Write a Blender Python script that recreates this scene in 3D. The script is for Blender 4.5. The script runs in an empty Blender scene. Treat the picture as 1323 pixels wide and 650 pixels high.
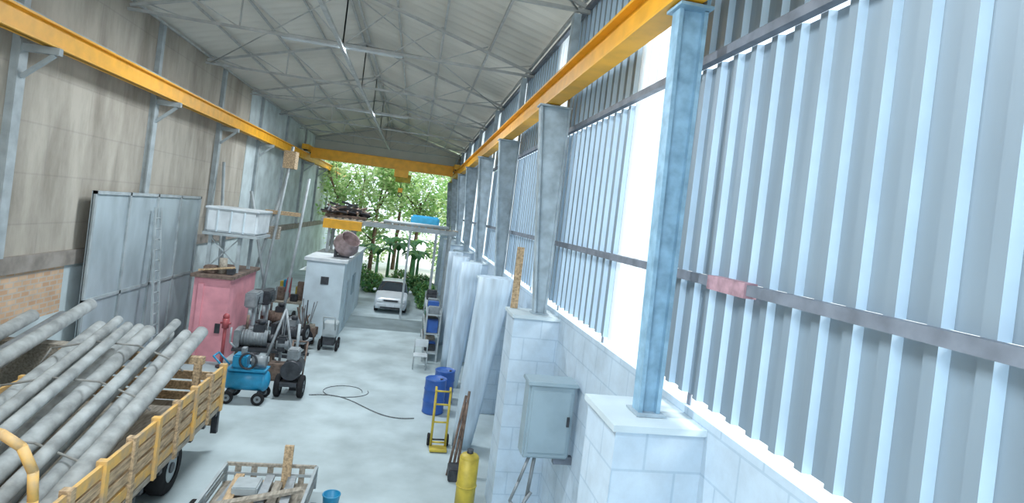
import bpy, bmesh, math, random
from mathutils import Vector, Matrix
random.seed(7)
S=bpy.context.scene
# ---------------------------------------------------------------- materials
def nt(name):
    m=bpy.data.materials.new(name); m.use_nodes=True
    t=m.node_tree; b=t.nodes['Principled BSDF']; return m,t,b
def mat(name,col,rough=0.7,var=0.12,scale=3.0,metal=0.0,bump=0.0,col2=None,stretch=(1,1,1),detail=6,trans=0.0):
    m,t,b=nt(name)
    tc=t.nodes.new('ShaderNodeTexCoord'); mp=t.nodes.new('ShaderNodeMapping'); mp.inputs['Scale'].default_value=stretch
    n=t.nodes.new('ShaderNodeTexNoise'); n.inputs['Scale'].default_value=scale; n.inputs['Detail'].default_value=detail
    r=t.nodes.new('ShaderNodeValToRGB')
    c2=col2 or tuple(max(0,c*(1-var*2.2)) for c in col)
    r.color_ramp.elements[0].position=0.32; r.color_ramp.elements[1].position=0.66
    r.color_ramp.elements[0].color=(*c2,1); r.color_ramp.elements[1].color=(*[min(1,c*(1+var*0.5)) for c in col],1)
    L=t.links.new
    L(tc.outputs['Object'],mp.inputs[0]);L(mp.outputs[0],n.inputs[0]);L(n.outputs[0],r.inputs[0]);L(r.outputs[0],b.inputs['Base Color'])
    b.inputs['Roughness'].default_value=rough; b.inputs['Metallic'].default_value=metal
    if rough>0.85: b.inputs['Specular IOR Level'].default_value=0.1
    if bump:
        bp=t.nodes.new('ShaderNodeBump'); bp.inputs['Strength'].default_value=bump; bp.inputs['Distance'].default_value=0.03
        L(n.outputs[0],bp.inputs['Height']);L(bp.outputs[0],b.inputs['Normal'])
    if trans:
        tr=t.nodes.new('ShaderNodeBsdfTranslucent');mx=t.nodes.new('ShaderNodeMixShader');mx.inputs[0].default_value=trans
        L(r.outputs[0],tr.inputs[0]);L(b.outputs[0],mx.inputs[1]);L(tr.outputs[0],mx.inputs[2]);L(mx.outputs[0],t.nodes['Material Output'].inputs[0])
    return m
def brickmat(name,c1,c2,mort,w,h,ms=0.012,rough=0.8,nf=0.35,nscale=(1,1,1),ns=2.2,lo=0.3,hi=0.7):
    m,t,b=nt(name);L=t.links.new
    tc=t.nodes.new('ShaderNodeTexCoord'); sp=t.nodes.new('ShaderNodeSeparateXYZ'); ad=t.nodes.new('ShaderNodeMath'); ad.operation='ADD'
    cb=t.nodes.new('ShaderNodeCombineXYZ'); br=t.nodes.new('ShaderNodeTexBrick')
    L(tc.outputs['Object'],sp.inputs[0]);L(sp.outputs[0],ad.inputs[0]);L(sp.outputs[1],ad.inputs[1]);L(ad.outputs[0],cb.inputs[0]);L(sp.outputs[2],cb.inputs[1]);L(cb.outputs[0],br.inputs[0])
    br.inputs['Color1'].default_value=(*c1,1);br.inputs['Color2'].default_value=(*c2,1);br.inputs['Mortar'].default_value=(*mort,1)
    br.inputs['Scale'].default_value=1;br.inputs['Mortar Size'].default_value=ms;br.inputs['Brick Width'].default_value=w;br.inputs['Row Height'].default_value=h
    mp=t.nodes.new('ShaderNodeMapping');mp.inputs['Scale'].default_value=nscale
    n=t.nodes.new('ShaderNodeTexNoise');n.inputs['Scale'].default_value=ns;n.inputs['Detail'].default_value=12;n.inputs['Roughness'].default_value=0.65
    r=t.nodes.new('ShaderNodeValToRGB');r.color_ramp.elements[0].position=lo;r.color_ramp.elements[1].position=hi
    r.color_ramp.elements[0].color=(0.35,0.33,0.31,1);r.color_ramp.elements[1].color=(1,1,1,1)
    mx=t.nodes.new('ShaderNodeMix');mx.data_type='RGBA';mx.blend_type='MULTIPLY';mx.inputs[0].default_value=nf
    L(tc.outputs['Object'],mp.inputs[0]);L(mp.outputs[0],n.inputs[0]);L(n.outputs[0],r.inputs[0]);L(br.outputs[0],mx.inputs[6]);L(r.outputs[0],mx.inputs[7]);L(mx.outputs[2],b.inputs['Base Color'])
    b.inputs['Roughness'].default_value=rough; b.inputs['Specular IOR Level'].default_value=0.2
    bp=t.nodes.new('ShaderNodeBump'); bp.inputs['Strength'].default_value=0.25; bp.inputs['Distance'].default_value=0.02
    L(n.outputs[0],bp.inputs['Height']);L(bp.outputs[0],b.inputs['Normal'])
    return m
def translucent(name,col,f=0.6):
    m,t,b=nt(name);L=t.links.new
    b.inputs['Base Color'].default_value=(*col,1);b.inputs['Roughness'].default_value=0.5
    n=t.nodes.new('ShaderNodeTexNoise');n.inputs['Scale'].default_value=1.5
    r=t.nodes.new('ShaderNodeValToRGB');r.color_ramp.elements[0].color=(*[c*0.85 for c in col],1);r.color_ramp.elements[1].color=(*col,1)
    tr=t.nodes.new('ShaderNodeBsdfTranslucent');mx=t.nodes.new('ShaderNodeMixShader');mx.inputs[0].default_value=f
    L(n.outputs[0],r.inputs[0]);L(r.outputs[0],tr.inputs[0]);L(r.outputs[0],b.inputs['Base Color'])
    L(b.outputs[0],mx.inputs[1]);L(tr.outputs[0],mx.inputs[2]);L(mx.outputs[0],t.nodes['Material Output'].inputs[0])
    return m
M=dict(
 floor=mat('concrete_floor',(0.45,0.53,0.55),0.97,0.12,0.9,bump=0.1,detail=10),
 ground=mat('outside_ground',(0.75,0.74,0.70),0.9,0.1,0.5),
 lwall=brickmat('weathered_concrete_wall',(0.49,0.45,0.385),(0.465,0.43,0.37),(0.43,0.395,0.345),2.8,1.05,0.02,0.9,nf=0.75,nscale=(1,1,0.25),ns=1.1,lo=0.3,hi=0.62),
 lwhite=mat('whitewash',(0.55,0.63,0.65),0.9,0.12,1.2,bump=0.2),
 ledge=mat('old_concrete_beam',(0.30,0.27,0.24),0.9,0.15,3),
 brick=brickmat('clay_brick',(0.58,0.36,0.22),(0.70,0.49,0.33),(0.55,0.47,0.39),0.26,0.12,0.02,nf=0.4),
 block=brickmat('white_painted_block',(0.58,0.71,0.83),(0.56,0.695,0.82),(0.46,0.60,0.73),0.62,0.42,0.012,nf=0.35),
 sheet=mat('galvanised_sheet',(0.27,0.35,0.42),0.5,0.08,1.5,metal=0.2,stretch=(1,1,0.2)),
 sheet_lit=mat('lit_rib_side_sheet',(0.58,0.77,0.95),0.4,0.05,2.0,metal=0.1),  # same sheet, lighter on one rib side: light falling there painted into the colour
 trans=translucent('fibreglass_panel',(0.92,0.97,1.0),0.7),
 roof=mat('fibre_cement_roof',(0.67,0.655,0.60),0.9,0.06,0.6,detail=8),
 truss=mat('truss_steel',(0.46,0.48,0.48),0.6,0.1,4,metal=0.1),
 steelg=mat('grey_steel_post',(0.38,0.43,0.45),0.6,0.12,3),
 blue=mat('pale_blue_paint',(0.27,0.46,0.61),0.5,0.2,7,bump=0.1,col2=(0.18,0.32,0.44)),
 pale=mat('pale_grey_blue_paint',(0.42,0.52,0.59),0.5,0.15,4),
 girt=mat('dark_girt_steel',(0.19,0.22,0.27),0.6,0.15,5),
 yel=mat('crane_yellow',(0.86,0.42,0.02),0.5,0.08,3),
 yel2=mat('safety_yellow',(0.55,0.42,0.05),0.5,0.15,5),
 yel3=mat('worn_truck_yellow',(0.72,0.42,0.10),0.6,0.25,5,col2=(0.42,0.31,0.2)),
 pole=mat('precast_concrete_pole',(0.42,0.45,0.45),0.8,0.20,4,bump=0.05),
 poleend=mat('pole_hollow_dark',(0.05,0.05,0.05),0.9),
 wood=mat('old_yellow_timber',(0.56,0.40,0.24),0.8,0.25,6,bump=0.2,stretch=(4,0.7,4)),
 woodg=mat('grey_timber',(0.38,0.34,0.28),0.85,0.2,6,bump=0.2,stretch=(4,0.7,4)),
 dark=mat('dark_machine_iron',(0.06,0.065,0.075),0.5,0.2,8,metal=0.4),
 rust=mat('rusty_iron',(0.20,0.14,0.11),0.8,0.25,8),
 rustp=mat('pink_rust_primer',(0.45,0.28,0.33),0.8,0.2,9),
 rubber=mat('tyre_rubber',(0.025,0.025,0.027),0.9,0.1,8),
 machg=mat('machine_grey',(0.28,0.31,0.33),0.5,0.15,6,metal=0.3),
 bluep=mat('machine_blue',(0.02,0.27,0.48),0.4,0.12,5),
 blued=mat('drum_blue',(0.03,0.11,0.40),0.4,0.1,4),
 pink=mat('pink_plaster',(0.76,0.32,0.37),0.85,0.10,1.8,bump=0.15),
 white=mat('white_metal',(0.62,0.67,0.70),0.5,0.10,2),
 whiteb=mat('white_plaster_room',(0.58,0.69,0.75),0.8,0.08,1.5),
 wrap=mat('white_wrapped_sheet',(0.56,0.69,0.81),0.55,0.12,2.5,stretch=(3,3,0.4)),
 gate=mat('zinc_gate_sheet',(0.43,0.51,0.55),0.5,0.12,1.5,metal=0.2,stretch=(1,1,0.4)),
 boxg=mat('panel_box_grey',(0.30,0.40,0.46),0.5,0.08,2),
 bowl=mat('mixer_bowl_paint',(0.36,0.27,0.27),0.6,0.2,5),
 red=mat('red_enamel',(0.42,0.08,0.09),0.45,0.1,5),
 green=mat('green_enamel',(0.05,0.25,0.15),0.45,0.1,5),
 tarp=mat('blue_tarp',(0.05,0.42,0.70),0.6,0.12,3),
 carp=mat('silver_car_paint',(0.66,0.70,0.74),0.25,0.03,2,metal=0.3),
 glass=mat('dark_car_glass',(0.03,0.04,0.05),0.08,0.05,2),
 lamp=mat('headlamp_glass',(0.85,0.88,0.9),0.1,0.02,2),
 leaf=mat('leaf_green',(0.36,0.62,0.22),0.5,0.3,0.8,trans=0.45),
 leafl=mat('leaf_light_green',(0.70,0.86,0.45),0.5,0.22,0.9,trans=0.5),
 banana=mat('banana_leaf',(0.17,0.43,0.19),0.45,0.25,2,trans=0.35),
 bark=mat('bark',(0.16,0.11,0.08),0.9,0.2,5,bump=0.4),
 cable=mat('grey_cable',(0.16,0.18,0.19),0.6,0.1,5),
 rope=mat('strap_grey',(0.30,0.30,0.28),0.8,0.1,5),
)
# ---------------------------------------------------------------- mesh builder
class B:
    def __init__(s): s.bm=bmesh.new(); s.mats=[]
    def mi(s,m):
        m=M[m]
        if m not in s.mats: s.mats.append(m)
        return s.mats.index(m)
    def _tag(s,vs,m):
        i=s.mi(m); fs={f for v in vs for f in v.link_faces}
        for f in fs: f.material_index=i
        return fs
    def box(s,a,b,m,rot=None,bev=0):
        c=[(a[i]+b[i])/2 for i in range(3)]; d=[abs(b[i]-a[i]) for i in range(3)]
        T=Matrix.Translation(c)
        if rot: T=T@(Matrix.Rotation(rot[2],4,'Z')@Matrix.Rotation(rot[1],4,'Y')@Matrix.Rotation(rot[0],4,'X'))
        T=T@Matrix.Diagonal((*d,1))
        r=bmesh.ops.create_cube(s.bm,size=1,matrix=T); fs=s._tag(r['verts'],m)
        if bev:
            es=list({e for v in r['verts'] for e in v.link_edges})
            q=bmesh.ops.bevel(s.bm,geom=es,offset=bev,segments=2,affect='EDGES')
            i=s.mi(m)
            for f in q['faces']: f.material_index=i
    def beam(s,p,q,w,h,m):
        p,q=Vector(p),Vector(q); d=q-p; L=d.length
        x=d.normalized(); up=Vector((0,0,1)) if abs(x.z)<0.95 else Vector((0,1,0))
        y=up.cross(x).normalized(); z=x.cross(y)
        T=Matrix.Translation((p+q)/2)@Matrix((x,y,z)).transposed().to_4x4()@Matrix.Diagonal((L,w,h,1))
        r=bmesh.ops.create_cube(s.bm,size=1,matrix=T); s._tag(r['verts'],m)
    def cyl(s,p,q,r1,m,r2=None,seg=16,cap=True,capm=None,smooth=True):
        p,q=Vector(p),Vector(q); d=q-p
        T=Matrix.Translation((p+q)/2)@d.to_track_quat('Z','Y').to_matrix().to_4x4()
        r=bmesh.ops.create_cone(s.bm,cap_ends=cap,segments=seg,radius1=r1,radius2=r1 if r2 is None else r2,depth=d.length,matrix=T)
        fs=s._tag(r['verts'],m)
        for f in fs:
            if len(f.verts)==4 and smooth and seg>4: f.smooth=True
            elif capm and len(f.verts)>4: f.material_index=s.mi(capm)
    def tube(s,pts,r,m,seg=8):
        for a,b in zip(pts[:-1],pts[1:]): s.cyl(a,b,r,m,seg=seg)
        for p in pts[1:-1]: s.sph(p,r*1.0,m,seg=6)
    def sph(s,c,r,m,sc=(1,1,1),seg=12):
        T=Matrix.Translation(c)@Matrix.Diagonal((*sc,1))
        q=bmesh.ops.create_uvsphere(s.bm,u_segments=seg,v_segments=max(4,seg//2),radius=r,matrix=T)
        for f in s._tag(q['verts'],m): f.smooth=True
    def poly(s,vs,m,smooth=False):
        f=s.bm.faces.new([s.bm.verts.new(v) for v in vs]); f.material_index=s.mi(m); f.smooth=smooth; return f
    def torus(s,c,axis,R,r,m,n=20,k=8):
        ax=Vector(axis).normalized(); Q=ax.to_track_quat('Z','Y').to_matrix()
        rings=[]
        for i in range(n):
            a=2*math.pi*i/n; ring=[]
            for j in range(k):
                b=2*math.pi*j/k; rr=R+r*math.cos(b)
                ring.append(s.bm.verts.new(Vector(c)+Q@Vector((rr*math.cos(a),rr*math.sin(a),r*math.sin(b)))))
            rings.append(ring)
        mi=s.mi(m)
        for i in range(n):
            for j in range(k):
                f=s.bm.faces.new([rings[i][j],rings[(i+1)%n][j],rings[(i+1)%n][(j+1)%k],rings[i][(j+1)%k]]); f.material_index=mi; f.smooth=True
    def lathe(s,prof,c,axis,m,n=24):
        Q=Vector(axis).normalized().to_track_quat('Z','Y').to_matrix(); mi=s.mi(m); rings=[]
        for r,z in prof: rings.append([s.bm.verts.new(Vector(c)+Q@Vector((r*math.cos(2*math.pi*i/n),r*math.sin(2*math.pi*i/n),z))) for i in range(n)])
        for a,b in zip(rings[:-1],rings[1:]):
            for i in range(n):
                f=s.bm.faces.new([a[i],a[(i+1)%n],b[(i+1)%n],b[i]]); f.material_index=mi; f.smooth=True
    def wheel(s,c,r,w,ax=(1,0,0),hub='machg'):
        a=Vector(ax).normalized(); c=Vector(c)
        s.lathe([(r*0.55,-w/2),(r*0.9,-w/2),(r,-w*0.35),(r,w*0.35),(r*0.9,w/2),(r*0.55,w/2)],c,a,'rubber')
        s.cyl(c-a*w*0.42,c+a*w*0.42,r*0.58,hub,seg=20)
        s.cyl(c-a*w*0.52,c+a*w*0.52,r*0.2,'dark',seg=12)
    def done(s,name,bevel=0):
        bmesh.ops.recalc_face_normals(s.bm,faces=s.bm.faces)
        me=bpy.data.meshes.new(name); s.bm.to_mesh(me); s.bm.free()
        for m in s.mats: me.materials.append(m)
        o=bpy.data.objects.new(name,me); S.collection.objects.link(o)
        if bevel:
            b=o.modifiers.new('bevel','BEVEL'); b.width=bevel; b.segments=2; b.limit_method='ANGLE'
        return o
COLS=[5.15+5.35*k for k in range(8)]   # right frames
XR,XL=2.9,-7.9
YE=43.0
# ---------------------------------------------------------------- shell
b=B(); b.box((XL-0.2,-4,-0.2),(XR+0.2,YE,0),'floor'); b.done('floor')
b=B(); b.box((-60,-60,-0.5),(60,110,-0.21),'ground'); b.done('ground_outside')
b=B(); b.box((XR,-4,0),(XR+0.2,YE,3.86),'block'); b.done('wall_right')
b=B()
b.box((XL-0.25,-4,3.55),(XL,62,10.0),'lwall')
b.box((XL-0.25,14.6,0),(XL,62,3.2),'lwhite'); b.box((XL-0.25,-4,0),(XL,14.6,2.1),'lwhite')
b.box((XL-0.25,-4,2.1),(XL,14.6,3.2),'brick')
b.box((XL-0.25,-4,3.2),(XL+0.08,62,3.55),'ledge')
b.box((XL-0.001,27,3.55),(XL+0.02,62,9.95),'lwhite')
b.done('wall_left')
zr=[(3.98,5.12),(5.2,7.38),(7.46,9.95)]
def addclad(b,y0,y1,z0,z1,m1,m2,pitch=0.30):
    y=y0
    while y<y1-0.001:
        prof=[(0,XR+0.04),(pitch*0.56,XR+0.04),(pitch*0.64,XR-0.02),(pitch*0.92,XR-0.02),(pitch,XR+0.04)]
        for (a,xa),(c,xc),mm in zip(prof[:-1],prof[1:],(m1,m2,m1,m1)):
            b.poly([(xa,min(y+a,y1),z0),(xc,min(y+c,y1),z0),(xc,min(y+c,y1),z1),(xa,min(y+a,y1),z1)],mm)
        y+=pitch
b=B()
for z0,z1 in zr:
    addclad(b,-3,COLS[0]+1.0,z0,z1,'sheet','sheet_lit')
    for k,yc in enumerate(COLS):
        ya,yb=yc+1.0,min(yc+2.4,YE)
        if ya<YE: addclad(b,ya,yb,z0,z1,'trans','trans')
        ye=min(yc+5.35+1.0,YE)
        if yb<ye: addclad(b,yb,ye,z0,z1,'sheet','sheet_lit')
y=-2.8
while y<YE: b.box((XR+0.045,y,3.861),(XR+0.06,y+0.06,4.1),'girt'); y+=2.675
b.done('corrugated_cladding')
b=B()
for z in (5.16,7.42,9.8): b.box((XR-0.12,-3,z-0.045),(XR-0.03,YE,z+0.045),'girt')
b.box((XR-0.14,4.25,5.09),(XR-0.02,4.85,5.22),'rustp')
b.done('wall_girts')
for i,yc in enumerate(COLS):
    b=B(); b.box((2.02,yc-0.35,0),(XR-0.001,yc+0.45,3.72),'block'); b.box((1.98,yc-0.39,3.72),(XR-0.001,yc+0.49,3.78),'whiteb')
    b.done('masonry_pier')
def column(xo,y,z0,z1,m,wb,wt,fl):
    b=B()
    for yy in (y-0.02,y+0.02):
        b.poly([(xo-wb,yy,z0),(xo,yy,z0),(xo,yy,z1),(xo-wt,yy,z1)],m)
    b.box((xo-0.02,y-fl,z0),(xo+0.02,y+fl,z1),m)
    vs=[]
    for yy in (y-fl,y+fl):
        vs.append([(xo-wb-0.02,yy,z0),(xo-wb+0.02,yy,z0),(xo-wt+0.02,yy,z1),(xo-wt-0.02,yy,z1)])
    a,c=vs
    b.poly(a,m);b.poly(c,m)
    for i in range(4): j=(i+1)%4; b.poly([a[i],a[j],c[j],c[i]],m)
    b.box((xo-wb-0.06,y-0.14,z0-0.001),(xo+0.06,y+0.14,z0+0.02),'pale')
    b.box((xo-wt-0.05,y-0.16,z1),(xo+0.03,y+0.16,z1+0.03),m)
    b.box((xo-0.14,y-0.1,z1+0.5),(xo,y+0.1,9.6),m); b.box((xo-0.02,y-0.1,z1),(xo+0.02,y+0.1,z1+0.6),m)
    return b.done('steel_column')
for i,yc in enumerate(COLS):
    if i==0: column(2.54,yc,3.785,7.75,'blue',0.18,0.26,0.08)
    else: column(2.66,yc,3.785,7.75,'pale',0.20,0.55,0.10)
LY=[1.0,6.6,12.2,17.8,23.2,28.6,34.0,39.4,45.0,51,57]
for y in LY:
    b=B(); b.box((XL+0.001,y-0.09,3.56),(XL+0.13,y+0.09,9.95),'steelg'); b.box((XL+0.13,y-0.12,3.56),(XL+0.17,y+0.12,7.8),'steelg')
    b.box((XL+0.17,y-0.06,7.6),(-7.1,y+0.06,7.74),'steelg'); b.beam((XL+0.17,y,7.1),(-7.2,y,7.6),0.06,0.08,'steelg')
    b.done('steel_wall_post')
def ibeam(b,x,y0,y1,z0,z1,w,m):
    b.box((x-w/2,y0,z0),(x+w/2,y1,z0+0.04),m); b.box((x-w/2,y0,z1-0.04),(x+w/2,y1,z1),m); b.box((x-0.03,y0,z0),(x+0.03,y1,z1),m)
    b.box((x-0.035,y0,z1),(x+0.035,y1,z1+0.06),'steelg')
b=B(); ibeam(b,-7.3,-3,61,7.75,8.2,0.26,'yel'); b.done('crane_runway_beam')
b=B(); ibeam(b,2.32,-3,YE-.2,7.8,8.25,0.28,'yel'); b.done('crane_runway_beam')
YB=38
b=B()
for xc in (-7.3,2.32):
    b.box((xc-0.2,YB-1.2,8.4),(xc+0.2,YB+1.4,8.72),'yel')
    for y in (YB-0.9,YB+1.1): b.cyl((xc-0.12,y,8.42),(xc+0.12,y,8.42),0.1,'dark')
b.box((-7.1,YB-0.25,8.0),(2.12,YB+0.15,8.6),'yel'); b.box((-7.1,YB-0.35,7.96),(2.12,YB+0.25,8.0),'yel');b.box((-7.1,YB-0.35,8.6),(2.12,YB+0.25,8.64),'yel')
b.box((-1.7,YB-0.55,7.45),(-0.8,YB+0.4,7.95),'yel'); b.cyl((-1.6,YB-0.1,7.4),(-0.6,YB-0.1,7.4),0.28,'yel2')
b.cyl((-1.2,YB-0.1,7.3),(-1.2,YB-0.1,6.7),0.03,'dark',seg=6); b.box((-1.35,YB-0.2,6.45),(-1.05,YB,6.75),'yel'); b.torus((-1.2,YB-0.1,6.3),(0,1,0),0.13,0.03,'dark')
b.done('overhead_crane')
XC=-2.5; ZR=11.5; ZE=10.0
b=B()
def roofside(xa,za,xb,zb):
    ys=[]; y=-3.0
    while y<YE+0.6: ys.append(y); y+=0.25
    for i,(y0,y1) in enumerate(zip(ys[:-1],ys[1:])):
        z0=0.03*(i%2); z1=0.03*((i+1)%2)
        b.poly([(xa,y0,za+z0),(xb,y0,zb+z0),(xb,y1,zb+z1),(xa,y1,za+z1)],'roof')
roofside(XL-0.35,ZE-0.05,XC,ZR); roofside(XC,ZR,XR+0.5,ZE-0.05)
b.done('ceiling')
b=B()
for f in (0.02,0.25,0.5,0.75,0.98):
    for s in (-1,1):
        x=XC+s*f*5.35; z=ZR-f*1.5-0.06
        b.box((x-0.03,-3,z-0.07),(x+0.03,YE,z-0.01),'truss')
b.done('roof_purlins')
for y in [-0.2]+COLS:
    b=B(); zb=ZE-0.3
    L=(XL+0.1,y,ZE-0.2);R=(XR-0.15,y,ZE-0.2);T=(XC,y,ZR-0.2)
    b.beam(L,T,0.06,0.08,'truss');b.beam(R,T,0.06,0.08,'truss');b.beam((XL+0.05,y,zb),(XR-0.05,y,zb),0.06,0.07,'truss')
    n=4
    for s,E in ((-1,XL+0.1),(1,XR-0.15)):
        prev=None
        for i in range(n+1):
            t=i/n; x=XC+(E-XC)*t; zt=ZR-0.2-(1.3)*t
            if i<n and i%2==0: b.beam((x,y,zb),(x,y,zt),0.035,0.035,'truss')
            if i>0: b.beam((prev,y,zb) ,(x,y,zt),0.03,0.03,'truss')
            prev=x
    b.done('roof_truss')
b=B()
for a,c in ((0,1),(2,3),(4,5)):
    for s,E in ((-1,XL+0.2),(1,XR-0.3)):
        b.cyl((XC,COLS[a],ZR-0.3),(E,COLS[c],ZE-0.3),0.02,'truss',seg=6); b.cyl((XC,COLS[c],ZR-0.3),(E,COLS[a],ZE-0.3),0.02,'truss',seg=6)
b.box((XC-0.05,-0.2,ZE-0.42),(XC+0.05,COLS[-1],ZE-0.34),'truss')
b.done('roof_bracing')
b=B(); b.poly([(XL,YE,9.0),(XR,YE,9.0),(XR,YE,ZE),(XC,YE,ZR+.02),(XL,YE,ZE)],'roof'); b.box((XL,YE-0.1,8.95),(XR,YE+0.05,9.1),'truss'); b.done('wall_back')
# ---------------------------------------------------------------- left side items
b=B(); x=-7.62; y0,y1,z0,z1=14.9,21.6,0.0,5.0
b.box((x-0.04,y0,z0),(x,y1,z1),'gate')
for z in (z0+0.04,2.3,z1-0.04): b.box((x-0.02,y0,z-0.04),(x+0.05,y1,z+0.04),'steelg')
for y in (y0+0.04,(y0+y1)/2,y1-0.04,y0+1.7,y1-1.7): b.box((x-0.02,y-0.04,z0),(x+0.05,y+0.04,z1),'steelg')
b.done('sheet_metal_gate')
b=B()
for dy in (0,0.38): b.beam((-6.9,17.4+dy,0),(-7.5,17.9+dy,4.6),0.05,0.07,'steelg')
for i in range(14):
    t=(i+1)/15; b.cyl((-6.9-0.6*t,17.4+0.5*t,4.6*t),(-6.9-0.6*t,17.78+0.5*t,4.6*t),0.018,'steelg',seg=6)
b.done('ladder')
b=B(); b.box((-6.45,18.6,0),(-5.4,21.4,2.6),'pink'); b.box((-6.55,18.5,2.6),(-5.3,21.5,2.7),'rust')
b.box((-6.3,18.55,0.0),(-6.15,18.6,2.4),'pink'); b.box((-5.7,18.57,0.9),(-5.55,18.6,1.2),'dark'); b.done('pink_masonry_booth')
b=B()
for x in (-6.4,-5.5):
    for y in (19.4,20.7): b.box((x-0.05,y-0.05,2.71),(x+0.05,y+0.05,3.95),'steelg')
b.box((-6.6,19.2,3.88),(-4.95,20.9,3.97),'steelg')
b.box((-6.56,19.25,3.98),(-5.0,20.85,4.78),'white',bev=0.06); b.box((-6.6,19.2,4.72),(-4.95,20.9,4.8),'white',bev=0.02)
for x in (-6.2,-5.8,-5.4): b.box((x-0.02,19.22,4.0),(x+0.02,19.26,4.7),'whiteb')
b.beam((-6.4,19.4,2.8),(-5.5,19.4,3.85),0.04,0.04,'steelg'); b.beam((-5.5,19.4,2.9),(-6.4,19.4,3.8),0.04,0.04,'steelg')
b.done('white_water_tank')
b=B()
b.box((-6.3,18.75,2.71),(-5.95,19.1,2.95),'rust',bev=0.03);b.cyl((-5.8,19.0,2.71),(-5.8,19.0,3.2),0.12,'woodg');b.box((-5.62,18.8,2.71),(-5.42,19.1,2.9),'dark',bev=0.02); b.beam((-6.4,18.7,2.8),(-5.4,18.9,2.95),0.1,0.05,'wood'); b.done('scrap_tools_pile')
b=B(); b.cyl((-5.25,18.1,0),(-5.25,18.1,1.5),0.05,'red'); b.cyl((-5.25,18.1,1.2),(-5.25,18.1,1.5),0.1,'red'); b.sph((-5.25,18.1,1.55),0.1,'red'); b.cyl((-5.25,18.1,0),(-5.25,18.1,0.05),0.15,'dark'); b.cyl((-5.4,18.1,1.35),(-5.1,18.1,1.35),.035,'red'); b.done('red_standpipe')
def engine(x,y,s,c1,c2,name,rot=0):
    b=B()
    b.box((-0.55,-0.35,0.0),(0.55,-0.27,0.1),'dark');b.box((-0.55,0.27,0),(0.55,0.35,0.1),'dark')
    for xx in (-0.5,0.4): b.box((xx,-0.35,0.1),(xx+0.1,0.35,0.18),'dark')
    for xx in (-0.48,0.42):
        for yy in (-0.3,0.3): b.box((xx-0.03,yy-0.03,0.15),(xx+0.03,yy+0.03,0.55),'rust')
    b.box((-0.6,-0.4,0.55),(0.6,0.4,0.62),c2)
    b.cyl((-0.45,0,0.85),(0.25,0,0.85),0.22,c1,seg=20)
    for i in range(9): b.torus((-0.4+i*0.07,0,0.85),(1,0,0),0.22,0.015,c1,n=16,k=5)
    b.cyl((0.25,0,0.85),(0.42,0,0.85),0.12,'dark'); b.wheel((0.5,0,0.85),0.28,0.08,hub=c2)
    b.box((-0.15,-0.12,1.02),(0.15,0.12,1.25),c2,bev=0.02); b.cyl((-0.35,0.15,1.0),(-0.35,0.15,1.45),0.04,'rust'); b.cyl((0.05,0,1.25),(0.05,0,1.38),0.1,'dark')
    b.box((-0.6,-0.3,0.62),(-0.45,0.3,1.1),c1,bev=0.02)
    b.tube([(-0.5,-0.3,0.6),(-0.65,-0.4,0.8),(-0.65,-0.4,1.2)],0.025,'steelg')
    o=b.done(name); o.location=(x,y,0); o.scale=(s,s,s); o.rotation_euler=(0,0,rot); return o
engine(-4.3,18.25,1.1,'machg','dark','stationary_engine',0.1)
engine(-3.65,19.9,1.0,'dark','machg','stationary_engine',-0.2)
engine(-4.55,22.0,1.0,'rust','dark','stationary_engine',0.0)
def press(x,y,s,c,name):
    b=B(); b.box((-0.3,-0.3,0),(0.3,0.3,0.12),'dark',bev=0.02); b.cyl((0,0.1,0.12),(0,0.1,1.8),0.07,'steelg'); b.cyl((0,-0.1,0.85),(0,-0.1,0.9),0.25,c,seg=20)
    b.box((-0.17,-0.4,1.5),(0.17,0.35,1.95),c,bev=0.04); b.cyl((0,-0.3,1.15),(0,-0.3,1.5),0.06,'steelg'); b.cyl((0,0.36,1.55),(0,0.36,1.95),0.12,'dark')
    for a in range(3): b.cyl((0.17,-0.2,1.6),(0.24,-0.2+0.3*math.cos(a*2.1),1.6+0.3*math.sin(a*2.1)),0.015,'dark',seg=6)
    o=b.done(name); o.location=(x,y,0); o.scale=(s,s,s); return o
press(-4.9,19.6,1.1,'machg','drill_press'); press(-4.75,20.7,1.05,'dark','drill_press')
b=B()
for i in range(18):
    x=random.uniform(-3.9,-3.3);y=random.uniform(20.9,22.0)
    z=0 if i<9 else .35
    b.box((x,y,z),(x+random.uniform(.15,.3),y+.25,z+random.uniform(.25,.42)),random.choice(['dark','rust','machg','rust','woodg','dark','blued','green']),rot=(0,0,random.uniform(-.4,.4)),bev=.015)
for i in range(16):
    x=random.uniform(-3.7,-3.4);y=random.uniform(21.1,21.9); b.beam((x,y,.5),(x+random.uniform(-.35,.3),y+random.uniform(-.3,.3),random.uniform(.9,1.7)),.04,.04,random.choice(['rust','dark','machg']))
b.torus((-3.45,20.85,.45),(0.1,1,.3),.3,.09,'rubber'); b.torus((-3.8,20.95,.9),(0.5,1,.1),.22,.05,'machg')
b.done('machine_parts_heap')
b=B(); b.box((-5.6,24.8,0.85),(-4.3,26.4,0.92),'woodg')
for x in (-5.55,-4.4):
    for y in (24.85,26.3): b.box((x,y,0),(x+0.07,y+0.07,0.85),'woodg')
for i in range(12):
    x=random.uniform(-5.5,-4.6);y=random.uniform(24.9,26.1); h=random.uniform(.2,.9)
    b.box((x,y,0.92),(x+random.uniform(.1,.3),y+.2,0.92+h),random.choice(['dark','rust','machg','red','bluep','yel2']),bev=0.02)
b.done('workbench')
b=B(); b.box((-2.8,20.9,0.5),(-2.3,21.6,1.0),'steelg',bev=0.03)
for y in (21.0,21.5): b.wheel((-2.25,y,0.2),0.2,0.08); b.wheel((-2.85,y,0.2),0.2,0.08)
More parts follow.
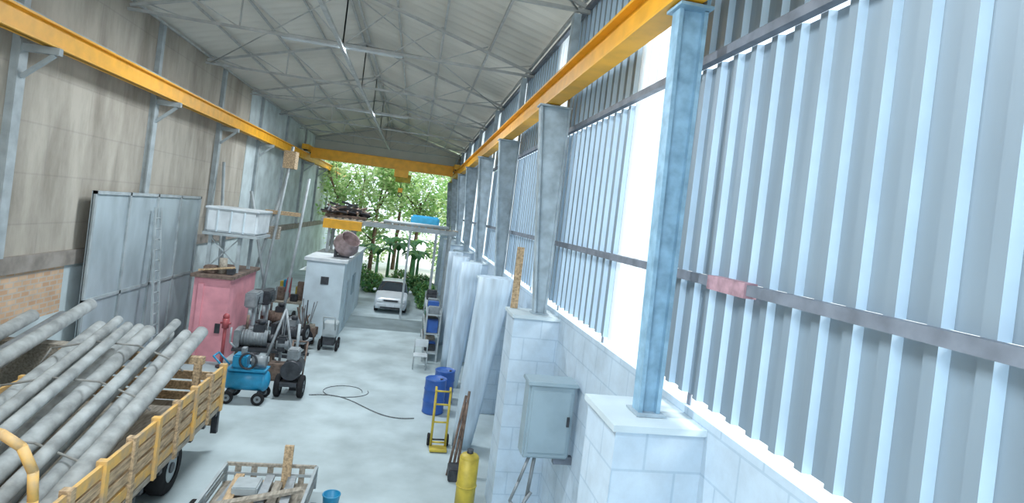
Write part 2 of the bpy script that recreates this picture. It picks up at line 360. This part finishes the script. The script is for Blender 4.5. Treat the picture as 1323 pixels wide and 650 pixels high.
b.box((-2.75,20.95,0.2),(-2.35,21.55,0.5),'dark'); b.tube([(-2.75,20.9,0.8),(-2.75,20.5,1.3),(-2.35,20.5,1.3),(-2.35,20.9,0.8)],0.025,'steelg'); b.done('tool_cart')
b=B(); b.wheel((-3.1,15.9,0.3),0.3,0.14); b.wheel((-2.5,15.9,0.3),0.3,0.14); b.cyl((-3.1,15.9,0.3),(-2.5,15.9,0.3),0.04,'dark')
b.box((-3.02,15.6,0.35),(-2.58,16.5,0.45),'dark'); b.cyl((-2.8,15.7,0.75),(-2.8,16.4,0.75),0.26,'dark',seg=20); b.box((-2.95,15.8,1.0),(-2.65,16.2,1.3),'machg',bev=0.03)
b.cyl((-2.8,16.3,1.0),(-2.8,16.3,1.9),0.04,'steelg'); b.tube([(-3.0,16.5,0.4),(-3.0,16.8,1.3),(-2.6,16.8,1.3),(-2.6,16.5,0.4)],0.025,'rust'); b.box((-2.9,16.4,0.0),(-2.7,16.45,0.4),'dark'); b.done('wheeled_water_pump')
b=B()
for p in ((-3.9,16.9,0),(-2.9,17.2,0),(-3.5,17.7,0)): b.cyl(p,(-3.4,17.3,2.1),0.04,'machg',seg=8)
b.cyl((-3.4,17.3,2.1),(-3.4,17.3,1.3),0.015,'dark',seg=6); b.box((-3.55,17.15,0.85),(-3.25,17.45,1.3),'dark',bev=.05); b.cyl((-3.55,17.3,1.05),(-3.2,17.3,1.05),.16,'machg'); b.box((-3.7,17.1,0),(-3.1,17.5,.5),'rust',bev=.03); b.done('tripod_chain_hoist')
b=B()
b.cyl((-4.2,15.4,0.55),(-3.35,15.4,0.55),0.27,'bluep',seg=24); b.sph((-4.2,15.4,0.55),0.27,'bluep',sc=(0.5,1,1),seg=20); b.sph((-3.35,15.4,0.55),0.27,'bluep',sc=(0.5,1,1),seg=20)
b.box((-4.25,15.15,0.82),(-3.3,15.65,0.87),'bluep'); b.box((-4.15,15.2,0.87),(-3.8,15.6,1.22),'bluep',bev=0.04); b.cyl((-3.7,15.4,1.05),(-3.35,15.4,1.05),0.15,'machg')
b.torus((-3.75,15.15,1.1),(0,1,0),0.2,0.03,'dark'); b.box((-3.98,15.3,1.22),(-3.88,15.5,1.38),'machg')
for x in (-4.15,-3.4):
    b.wheel((x,15.08,0.16),0.16,0.07,ax=(0,1,0),hub='machg'); b.wheel((x,15.72,0.16),0.16,0.07,ax=(0,1,0),hub='machg')
    b.box((x-0.04,15.1,0.14),(x+0.04,15.7,0.34),'dark')
b.tube([(-4.3,15.2,0.85),(-4.6,15.2,1.15),(-4.6,15.6,1.15),(-4.3,15.6,0.85)],0.025,'bluep'); b.done('air_compressor')
b=B(); b.box((-3.95,22.9,0),(-2.5,31,3.0),'whiteb'); b.box((-4.05,22.8,3.0),(-2.4,31.1,3.12),'white')
b.box((-2.499,24.2,0.02),(-2.47,25.1,2.1),'pale'); b.box((-2.499,26.5,1.2),(-2.47,27.7,2.1),'boxg'); b.box((-3.35,22.86,2.1),(-3.05,22.9,2.4),'dark')
b.done('white_storage_room')
b=B(); b.lathe([(0.02,-0.42),(0.22,-0.4),(0.5,-0.1),(0.54,0.1),(0.40,0.42),(0.42,0.46),(0.38,0.42),(0.5,0.08),(0.2,-0.34),(0.02,-0.36)],(-2.7,24.0,3.62),(0.5,-0.5,0.75),'bowl')
b.box((-3.1,23.8,3.12),(-3.0,24.2,3.5),'dark'); b.box((-2.6,23.8,3.12),(-2.5,24.2,3.3),'dark'); b.box((-3.1,23.95,3.12),(-2.5,24.05,3.22),'dark'); b.done('concrete_mixer_drum')
b=B()
for x,z0 in ((-3.7,3.125),(-2.7,3.125),(1.7,0)):
    for y in (26.0,27.2): b.box((x-0.06,y-0.06,z0),(x+0.06,y+0.06,4.5),'steelg')
b.box((-4.1,25.9,4.45),(1.95,26.05,4.65),'steelg'); b.box((-4.1,27.15,4.45),(1.95,27.3,4.65),'steelg')
for i in range(20): b.box((-4.05+i*0.31,25.95,4.65),(-3.85+i*0.31,27.25,4.69),'woodg')
b.box((-3.95,25.6,4.2),(-2.3,25.88,4.6),'yel')
b.done('raised_steel_gantry')
b=B()
b.box((-4.0,26.2,4.7),(-2.2,27.0,4.82),'rust',bev=.02)
for i in range(46):
    x=random.uniform(-3.9,-2.2); y=random.uniform(26.1,27.1); a=random.uniform(0,3.1); L=random.uniform(.2,.5); z=4.85+random.uniform(0,.45)*(1-abs(x+3)/1.3)
    m=random.choice(['rust','dark','rust','woodg','dark'])
    b.beam((x-L*math.cos(a),y-L*math.sin(a)*.5,z),(x+L*math.cos(a),y+L*math.sin(a)*.5,z+random.uniform(0,.25)),0.08,0.09,m)
    if i%5==0: b.torus((x,y,4.9),(random.random()*.3,random.random()*.3,1),0.22,0.06,'rubber',n=14,k=6)
b.done('scrap_metal_pile')
b=B()
for i in range(6): b.cyl((-1.4,26.1+0.17*i,4.77),(1.6,26.15+0.17*i,4.77),0.07,'steelg',seg=10)
b.done('steel_tube_bundle')
b=B(); b.box((-0.2,28.0,4.55),(1.2,28.7,5.2),'tarp',bev=0.08); b.box((-0.2,28.0,4.4),(1.2,28.7,4.55),'steelg')
for x in (-0.15,1.15):
    for y in (28.05,28.65): b.box((x-0.05,y-0.05,0),(x+0.05,y+0.05,4.4),'steelg')
b.done('blue_water_tank')
b=B()
for x0,y0,x1,y1,z1 in ((-5.6,22.9,-5.2,23.9,7.4),(-4.7,23.1,-4.5,24.3,6.2),(-6.4,23.5,-5.2,24.0,6.8),(-6.8,22.5,-7.6,23.5,6.4),(-5.1,23.4,-6.5,23.6,5.4)):
    b.cyl((x0,y0,0),(x1,y1,z1),0.06,'steelg',seg=8)
b.box((-5.45,23.6,6.5),(-5.0,24.2,7.2),'wood'); b.box((-5.9,23.6,4.6),(-4.6,24.0,4.75),'wood'); b.box((-5.9,23.6,3.6),(-5.3,24.0,4.1),'woodg')
b.done('leaning_pipe_props')
# ---------------------------------------------------------------- flatbed truck with poles
b=B(); X0,X1=-6.3,-3.5; Y0,Y1=6.2,12.5
b.box((X0,Y0,0.85),(X1,Y1,0.95),'woodg')
for x in (-5.4,-4.4): b.box((x-0.06,3.0,0.6),(x+0.06,Y1,0.85),'dark')
for i in range(10):
    y=Y0+0.3+i*(Y1-Y0-0.6)/9; b.box((X0,y-0.05,0.78),(X1,y+0.05,0.86),'dark')
for xs in (X0,X1-0.05):
    for z,mm in ((0.98,'yel3'),(1.2,'wood'),(1.42,'wood'),(1.62,'yel3')): b.box((xs,Y0,z),(xs+0.05,Y1,z+0.16),mm)
    for i in range(9):
        y=Y0+0.15+i*(Y1-Y0-0.3)/8; b.box((xs-0.04,y-0.05,0.85),(xs+0.09,y+0.05,1.82),'wood' if i%2 else 'yel3')
for z in (0.98,1.2,1.42): b.box((X0,Y1-0.05,z),(X1,Y1,z+0.17),'wood')
b.box((X1-0.14,Y1-0.12,0.35),(X1-0.02,Y1-0.02,0.9),'dark'); b.box((X0+0.1,Y1-0.1,0.5),(X1-0.1,Y1-0.02,0.65),'wood')
for x in (-6.0,-5.65,-4.15,-3.8): b.wheel((x,10.6,0.45),0.45,0.28,hub='steelg')
b.cyl((-6.0,10.6,0.45),(-3.8,10.6,0.45),0.07,'dark')
for x in (-6.0,-3.8): b.wheel((x,4.2,0.45),0.45,0.28,hub='steelg')
b.box((X1-0.4,7.4,0.4),(X1-0.05,9.0,0.8),'dark',bev=0.03)
y=6.5
b.tube([(-3.54,y,0.95),(-3.54,y,2.0),(-3.57,y,2.3),(-3.7,y,2.55),(-3.9,y,2.68),(-4.15,y,2.74),(-5.7,y,2.74),(-6.0,y,2.62),(-6.18,y,2.3),(-6.22,y,0.95)],0.05,'yel3')
b.tube([(-3.54,y,1.9),(-3.9,y,1.9)],0.04,'yel3')
b.box((-6.1,3.0,0.65),(-3.7,5.8,1.55),'yel',bev=0.08)
x0,x1=-6.0,-3.8
b.poly([(x0,3.1,1.5),(x1,3.1,1.5),(x1-.1,3.5,2.45),(x0+.1,3.5,2.45)],'glass')
b.poly([(x0,5.7,1.5),(x1,5.7,1.5),(x1-.1,5.65,2.45),(x0+.1,5.65,2.45)],'yel')
b.poly([(x1,3.1,1.5),(x1,5.7,1.5),(x1-.1,5.65,2.45),(x1-.1,3.5,2.45)],'glass')
b.poly([(x0,3.1,1.5),(x0,5.7,1.5),(x0+.1,5.65,2.45),(x0+.1,3.5,2.45)],'glass')
b.box((x0+.05,3.45,2.42),(x1-.05,5.7,2.52),'yel',bev=0.03)
b.done('flatbed_truck')
b=B()
xs=[-4.02,-4.33,-4.62,-4.95,-5.25,-5.62,-5.98]
SL=0.25
for k,x in enumerate(xs):
    yf=12.2+random.uniform(-0.15,0.6); zf=2.38+random.uniform(-0.05,0.06); yn=7.0
    r=0.105 if k%3 else 0.125
    b.cyl((x+0.02,yn,zf-SL*(yf-yn)),(x-0.02,yf,zf),r*1.15,'pole',r2=r,seg=14,capm='poleend')
for k,x in enumerate((-4.45,-5.08,-5.45)):
    yf=11.9+random.uniform(-0.3,0.7); zf=2.62; yn=6.9
    b.cyl((x,yn,zf-SL*(yf-yn)),(x-0.03,yf,zf),0.1,'pole',r2=0.085,seg=14,capm='poleend')
b.beam((-3.7,11.7,2.05),(-6.22,11.7,2.05),0.14,0.14,'wood')
for x in (-3.8,-6.15): b.box((x-0.06,11.64,0.96),(x+0.06,11.76,2.05),'wood')
for y in (8.4,9.9,11.1):
    z=2.38-SL*(12.4-y)
    b.tube([(-3.85,y,z-0.05),(-4.1,y,z+0.16),(-4.7,y+0.1,z+0.33),(-5.4,y+0.1,z+0.35),(-6.1,y+0.1,z+0.17),(-6.2,y,z-0.1)],0.018,'rope',seg=6)
b.done('concrete_pole_stack')
b=B()
for k,(x,zf) in enumerate(((-6.75,2.55),(-7.1,2.3),(-7.5,2.35))):
    yf=13.6-0.3*k; yn=6.0
    b.cyl((x,yn,zf-0.2*(yf-yn)),(x,yf,zf),0.15,'pole' if k!=1 else 'machg',r2=0.13,seg=14,capm='poleend')
b.box((-7.75,12.4,0),(-6.5,12.7,1.95),'woodg'); b.box((-7.75,7.4,0),(-6.5,7.7,0.9),'woodg')
b.done('concrete_pole_rack')
# ---------------------------------------------------------------- foreground trailer
b=B(); X0,X1,Y0,Y1,zt=-2.72,-1.2,8.2,10.4,0.66
b.box((X0,Y0,0.3),(X1,Y1,0.36),'woodg')
for x in (X0,X1):
    for y in (Y0,(Y0+Y1)/2,Y1): b.box((x-0.03,y-0.03,0.28),(x+0.03,y+0.03,zt),'steelg')
    for z in (0.50,zt): b.box((x-0.025,Y0,z-0.025),(x+0.025,Y1,z+0.025),'steelg')
for y in (Y0,Y1):
    for z in (0.50,zt): b.box((X0,y-0.025,z-0.025),(X1,y+0.025,z+0.025),'steelg' if z<0.6 else 'woodg')
    for i in range(5): b.box((X0+0.15+i*0.27,y-0.015,0.36),(X0+0.25+i*0.27,y+0.015,zt),'woodg')
for i in range(6):
    x=X0+0.15+i*0.22; b.beam((x,Y0+0.1,0.42+0.03*(i%3)),(x+random.uniform(-.15,.15),Y1-0.15,0.44+0.1*(i%2)),0.14,0.05,random.choice(['woodg','wood','machg']))
b.beam((X0+.2,9.2,0.56),(X1-.1,9.7,0.6),0.12,0.05,'woodg')
b.box((-1.75,10.2,0.36),(-1.6,10.26,1.1),'wood'); b.box((-2.4,9.6,0.5),(-2.0,10.0,0.64),'steelg',bev=0.02)
for x in (X0-0.13,X1+0.13): b.wheel((x,9.3,0.28),0.28,0.12,hub='steelg')
b.cyl((X0-0.13,9.3,0.26),(X1+0.13,9.3,0.26),0.04,'dark')
b.done('utility_trailer')
b=B(); b.lathe([(0.0,0),(0.12,0),(0.15,0.30),(0.155,0.32),(0.14,0.31),(0.11,0.03),(0,0.03)],(-0.86,10.15,0),(0,0,1),'bluep'); b.torus((-0.86,10.15,0.31),(0,0,1),0.15,0.012,'bluep'); b.done('blue_bucket')
# ---------------------------------------------------------------- right side items
def slab(x,y,zt,w,d,lean=0.0,narrow=0.6):
    b=B(); n=24; rings=[]
    mi=b.mi('wrap')
    for k in range(9):
        t=k/8; z=zt*t; f=narrow+(1-narrow)*t**0.8
        ring=[]
        for i in range(n):
            a=2*math.pi*i/n; ca,sa=math.cos(a),math.sin(a)
            px=math.copysign(abs(ca)**0.55,ca)*w/2*f; py=math.copysign(abs(sa)**0.55,sa)*d/2*f
            ring.append(b.bm.verts.new((x+px+lean*t,y+py,z)))
        rings.append(ring)
    for r0,r1 in zip(rings[:-1],rings[1:]):
        for i in range(n):
            f=b.bm.faces.new([r0[i],r0[(i+1)%n],r1[(i+1)%n],r1[i]]);f.material_index=mi;f.smooth=True
    b.bm.faces.new(rings[-1]).material_index=mi; b.bm.faces.new(list(reversed(rings[0]))).material_index=mi
    return b.done('wrapped_sheet_roll')
slab(1.72,13.2,4.1,0.80,0.7,0.35,0.55)
slab(1.75,17.8,4.0,0.66,0.7,0.2)
slab(1.7,20.0,4.0,0.6,0.6,0.1)
slab(1.75,23.4,3.9,0.6,0.6,0.1)
b=B(); b.box((2.05,8.4,1.87),(2.80,8.75,3.03),'boxg',bev=0.03); b.box((2.02,8.36,3.01),(2.83,8.8,3.07),'boxg',bev=0.01); b.box((2.12,8.385,1.97),(2.73,8.4,2.93),'boxg'); b.box((2.7,8.36,2.4),(2.74,8.39,2.55),'dark'); b.box((2.6,8.5,1.75),(2.899,8.6,1.87),'girt')
b.tube([(2.3,8.55,1.87),(2.25,8.55,1.2),(2.1,8.5,0.8),(2.2,8.5,0.4),(2.5,8.5,0.02)],0.03,'machg'); b.tube([(2.2,8.5,1.87),(2.05,8.4,1.5),(1.95,8.4,1.2),(2.1,8.45,1.0),(2.3,8.5,1.3)],0.025,'machg');b.done('electrical_cabinet')
b=B(); b.cyl((1.5,10.1,0),(1.5,10.1,1.1),0.18,'yel2',seg=24); b.sph((1.5,10.1,1.1),0.18,'yel2',sc=(1,1,.5),seg=20); b.cyl((1.5,10.1,1.15),(1.5,10.1,1.25),.06,'dark'); b.torus((1.5,10.1,0.6),(0,0,1),0.18,0.015,'yel2'); b.torus((1.5,10.1,0.05),(0,0,1),0.18,0.02,'yel2'); b.done('yellow_gas_cylinder')
def drum(x,y):
    b=B(); b.lathe([(0,0.02),(0.28,0.0),(0.3,0.02),(0.29,0.05),(0.29,0.3),(0.305,0.33),(0.29,0.36),(0.29,0.62),(0.305,0.65),(0.29,0.68),(0.29,0.9),(0.3,0.93),(0.28,0.94),(0.27,0.9),(0,0.9)],(x,y,0),(0,0,1),'blued')
    b.cyl((x+0.15,y,0.9),(x+0.15,y,0.93),0.04,'dark'); return b.done('blue_drum')
drum(1.1,15.4); drum(1.4,16.3)
b=B()
for x in (0.98,1.32): b.tube([(x,13.0,0.08),(x,13.15,1.25),(x,13.3,1.35)],0.03,'yel2')
for z in (0.15,0.6,1.0,1.3): b.cyl((0.98,13.0+0.12*z,z),(1.32,13.0+0.12*z,z),0.022,'yel2',seg=8)
b.box((0.95,12.75,0.03),(1.35,13.05,0.07),'yel2'); b.wheel((0.93,13.2,0.14),0.14,0.06); b.wheel((1.37,13.2,0.14),0.14,0.06); b.cyl((0.93,13.2,0.14),(1.37,13.2,0.14),0.02,'dark'); b.done('hand_truck')
b=B()
for dx,dz in ((0,0),(0.1,0.25),(-0.1,0.15)): b.cyl((1.4+dx,11.7,0),(1.6+dx*0.3,12.2,1.4+dz),0.03,'rust',seg=8)
b.box((1.3,11.4,0),(1.7,11.8,0.25),'dark',bev=0.02); b.done('leaning_iron_bars')
b=B(); cx,cy=0.75,19.6
for x in (-.22,.22):
    b.tube([(cx+x,cy-.22,0),(cx+x,cy-.22,.45)],.022,'steelg'); b.tube([(cx+x,cy+.22,0),(cx+x,cy+.22,.45),(cx+x,cy+.3,.95)],.022,'steelg')
b.box((cx-.24,cy-.24,.44),(cx+.24,cy+.24,.48),'white',bev=.01); b.box((cx-.23,cy+.27,.68),(cx+.23,cy+.31,.95),'white',bev=.01); b.done('metal_chair')
b=B()
for y in (20.5,24.5):
    for x in (0.85,1.35): b.box((x-.03,y-.03,0),(x+.03,y+.03,2.0),'steelg')
for z in (.3,1.0,1.7): b.box((.82,20.45,z),(1.38,24.55,z+.04),'steelg')
for i in range(40):
    y=random.uniform(20.6,24.2); z=random.choice([.34,1.04,1.74]); b.box((0.88,y,z),(1.3,y+.3,z+random.uniform(.15,.5)),random.choice(['dark','rust','dark','machg','woodg','green','blued']),bev=.02)
b.done('storage_rack')
b=B(); b.box((2.06,10.85,3.785),(2.2,10.89,5.0),'wood'); b.done('timber_plank')
b=B(); pts=[]
for i in range(40):
    t=i/39; pts.append((-2.3+2.9*t,16.1-1.2*t+0.35*math.sin(t*6),0.015))
b.tube(pts,0.014,'cable',seg=6); b.done('floor_hose')
b=B(); pts=[(-1.4+0.5*math.cos(i*.35)*(1+i*.02),16.6+0.5*math.sin(i*.35),0.012) for i in range(20)]
b.tube(pts,0.011,'cable',seg=6); b.done('coiled_cable')
def car(cx,yf):
    b=B()
    st=[(0.0,.30,.62,.70,.70,.62),(0.12,.22,.66,.80,.80,.72),(0.95,.20,.80,.93,.84,.76),(1.15,.20,.88,.98,.84,.76),(1.75,.20,.92,1.42,.84,.60),(2.9,.20,.94,1.46,.84,.60),(3.6,.22,.92,1.02,.83,.72),(4.1,.28,.85,.96,.78,.70),(4.2,.35,.7,.85,.72,.64)]
    rings=[]
    for y,zb,zm,zt,wm,wt in st:
        pr=[(-wm*.92,zb),(-wm,zb+.15),(-wm,zm),(-wt,zt),(-wt*.6,zt+.03),(wt*.6,zt+.03),(wt,zt),(wm,zm),(wm,zb+.15),(wm*.92,zb)]
        rings.append([b.bm.verts.new((cx+x,yf+y,z)) for x,z in pr])
    for k in range(len(rings)-1):
        for i in range(10):
            j=(i+1)%10
            f=b.bm.faces.new([rings[k][i],rings[k][j],rings[k+1][j],rings[k+1][i]])
            g=(k in (3,) and i in (3,4,5)) or (k in (3,4,5) and i in (2,6)) or (k==5 and i in (3,4,5))
            f.material_index=b.mi('glass' if g else 'carp'); f.smooth=True
    b.bm.faces.new(rings[0]).material_index=b.mi('carp'); b.bm.faces.new(rings[-1]).material_index=b.mi('carp')
    for x in (-.55,.55): b.box((cx+x-.14,yf-.02,.60),(cx+x+.14,yf+.1,.74),'lamp',bev=.02)
    b.box((cx-.36,yf-.02,.62),(cx+.36,yf+.05,.72),'dark'); b.box((cx-.74,yf-.06,.36),(cx+.74,yf+.1,.52),'carp',bev=.03); b.box((cx-.2,yf-.08,.38),(cx+.2,yf-.055,.5),'white'); b.box((cx-.5,yf-.03,.26),(cx+.5,yf+.05,.36),'dark')
    for x in (-.72,.72):
        for y in (.8,3.35): b.wheel((cx+x,yf+y,.3),.3,.2,hub='steelg')
    for x in (-.93,.93): b.box((cx+x-.08,yf+1.35,.95),(cx+x+.08,yf+1.45,1.07),'carp',bev=.02)
    b.done('car')
car(-0.72,29.0)
# ---------------------------------------------------------------- vegetation
def tree(x,y,h,r,n,m1,m2,seed,trunk=0.18,low=0.3):
    R=random.Random(seed); b=B()
    b.cyl((x,y,-0.2),(x+.1,y,h*.55),trunk,'bark',r2=trunk*.6,seg=10)
    cl=[]
    for i in range(9):
        a=R.uniform(0,6.28); rr=R.uniform(.2,.8)*r; z=h*R.uniform(low,.95); p=(x+rr*math.cos(a),y+rr*math.sin(a)*.7,z); cl.append((p,R.uniform(.4,.65)*r))
        b.cyl((x+.1,y,min(h*.5,z*.7)),p,trunk*.35,'bark',r2=.02,seg=6)
    for i in range(n):
        c,cr=R.choice(cl); d=Vector((R.gauss(0,1),R.gauss(0,1),R.gauss(0,1))).normalized()*cr*R.uniform(.6,1.05)
        p=Vector(c)+d; s=R.uniform(.12,.26); u=Vector((R.gauss(0,1),R.gauss(0,1),R.gauss(0,.6))).normalized(); v=u.cross(Vector((R.gauss(0,1),R.gauss(0,1),R.gauss(0,1)))).normalized()
        b.poly([p-u*s,p+v*s*.45,p+u*s,p-v*s*.45],m1 if R.random()<.6 else m2)
    b.done('leafy_tree')
k=0
for x,y,h,r in ((-6.5,47.5,11,3),(-3.2,47,10,2.6),(0.2,47.5,11,2.8),(3.6,47.5,10,2.6),(-1.5,51.5,13,3.6),(-5,52,13,3.5),(3,52,13,3.5),(7,50,11,3)):
    tree(x,y,h,r,2600,'leafl','leaf',k,low=.15); k+=1
def banana(x,y,h,seed,z0=0.0):
    R=random.Random(seed); b=B(); b.cyl((x,y,z0),(x,y,z0+h*.5),.13,'banana',r2=.08,seg=10)
    for i in range(9):
        a=i*2.4+R.uniform(-.3,.3); L=h*R.uniform(.4,.55); W=.26; pts=[]; q=R.uniform(.9,1.0)
        for t in range(8):
            s=t/7; px=L*s*.6; pz=h*.5+L*(.95*s-.95*s*s*q); w=W*math.sin(math.pi*min(1,.08+s*.92))**.6
            ctr=Vector((x+px*math.cos(a),y+px*math.sin(a),z0+pz)); side=Vector((-math.sin(a),math.cos(a),0))*w
            pts.append((ctr-side-Vector((0,0,.05)),ctr,ctr+side-Vector((0,0,.05))))
        for p,q2 in zip(pts[:-1],pts[1:]):
            b.poly([p[0],p[1],q2[1],q2[0]],'banana',True); b.poly([p[1],p[2],q2[2],q2[1]],'leaf' if i%2 else 'banana',True)
    b.done('banana_plant')
k=50
for x,y,h in ((-2.2,39.5,4.2),(-0.9,41,4.8),(0.3,39.5,4.0),(0.6,42,4.0),(-1.6,43.8,5),(0.2,44.4,5),(-3.5,41,4.2),(-4.8,43,4)):
    banana(x,y,h,k); k+=1
def bush(x,y,r,seed):
    R=random.Random(seed); b=B()
    for i in range(8):
        a=R.uniform(0,6.28); b.cyl((x,y,0),(x+r*.7*math.cos(a),y+r*.5*math.sin(a),r*R.uniform(.6,1.3)),.02,'bark',seg=5)
    for i in range(900):
        d=Vector((R.gauss(0,1),R.gauss(0,1),R.gauss(0,1))).normalized()*r*R.uniform(.5,1); p=Vector((x,y,r*.75))+Vector((d.x,d.y,d.z*.9)); p.z=max(.03,p.z)
        s=R.uniform(.08,.16); u=Vector((R.gauss(0,1),R.gauss(0,1),R.gauss(0,1))).normalized(); v=u.cross(Vector((0,0.3,1))).normalized()
        b.poly([p-u*s,p+v*s*.5,p+u*s,p-v*s*.5],'leaf' if R.random()<.6 else 'banana')
    b.done('shrub')
for i,(x,y,r) in enumerate(((-2.1,35.8,.8),(1.1,34.2,.75),(1.15,31.5,.65),(-0.5,36.8,.9),(0.9,36.9,.8),(-3.4,38.0,1.0),(-5,39.5,1.1))): bush(x,y,r,200+i)
# ---------------------------------------------------------------- light
w=bpy.data.worlds.new('sky'); S.world=w; w.use_nodes=True; t=w.node_tree; bg=t.nodes['Background']
sky=t.nodes.new('ShaderNodeTexSky'); sky.sky_type='HOSEK_WILKIE'; sky.sun_direction=(0.6,-0.45,0.65); sky.turbidity=4
mx=t.nodes.new('ShaderNodeMix'); mx.data_type='RGBA'; mx.inputs[0].default_value=0.75; mx.inputs[7].default_value=(0.76,0.90,1.0,1)
t.links.new(sky.outputs[0],mx.inputs[6]); t.links.new(mx.outputs[2],bg.inputs[0]); bg.inputs[1].default_value=2.6
sd=bpy.data.lights.new('sun','SUN'); sd.energy=5; sd.angle=0.5; sd.color=(1,0.97,0.92); so=bpy.data.objects.new('sun',sd); S.collection.objects.link(so)
so.rotation_euler=(Vector((-0.6,0.45,-0.65))).to_track_quat('-Z','Y').to_euler()
# added fill lights, with made-up housings along the truss chords
for i,e in ((0,420),(1,560),(3,700),(5,720)):
    y=([-0.2]+COLS)[i]+0.12
    b=B(); z=9.64; b.box((XC-1.6,y-0.08,z),(XC+1.6,y+0.08,z+0.06),'white'); o=b.done('added_fill_fixture')
    ld=bpy.data.lights.new('tube','AREA'); ld.shape='RECTANGLE'; ld.size=3.1; ld.size_y=0.12; ld.energy=e; ld.color=(0.86,0.94,1.0)
    lo=bpy.data.objects.new('tube',ld); S.collection.objects.link(lo); lo.location=(XC,y,z-0.01); lo.parent=o
# ---------------------------------------------------------------- camera
yaw,pitch,roll=math.radians(9.81),0.0,math.radians(7.0)
F=Vector((math.sin(yaw)*math.cos(pitch),math.cos(yaw)*math.cos(pitch),-math.sin(pitch)))
R0=Vector((math.cos(yaw),-math.sin(yaw),0)); U0=R0.cross(F)
R=R0*math.cos(roll)+U0*math.sin(roll); U=U0*math.cos(roll)-R0*math.sin(roll)
cd=bpy.data.cameras.new('camera'); co=bpy.data.objects.new('camera',cd); S.collection.objects.link(co)
Mx=Matrix((R,U,-F)).transposed().to_4x4(); Mx.translation=(0,0,5.5); co.matrix_world=Mx
cd.sensor_width=36; cd.lens=720/1323*36; cd.clip_end=500; cd.clip_start=0.05
cd.shift_y=-0.0301
S.camera=co
S.view_settings.view_transform='Standard'; S.view_settings.look='None'; S.view_settings.exposure=0.0; S.view_settings.gamma=1.03
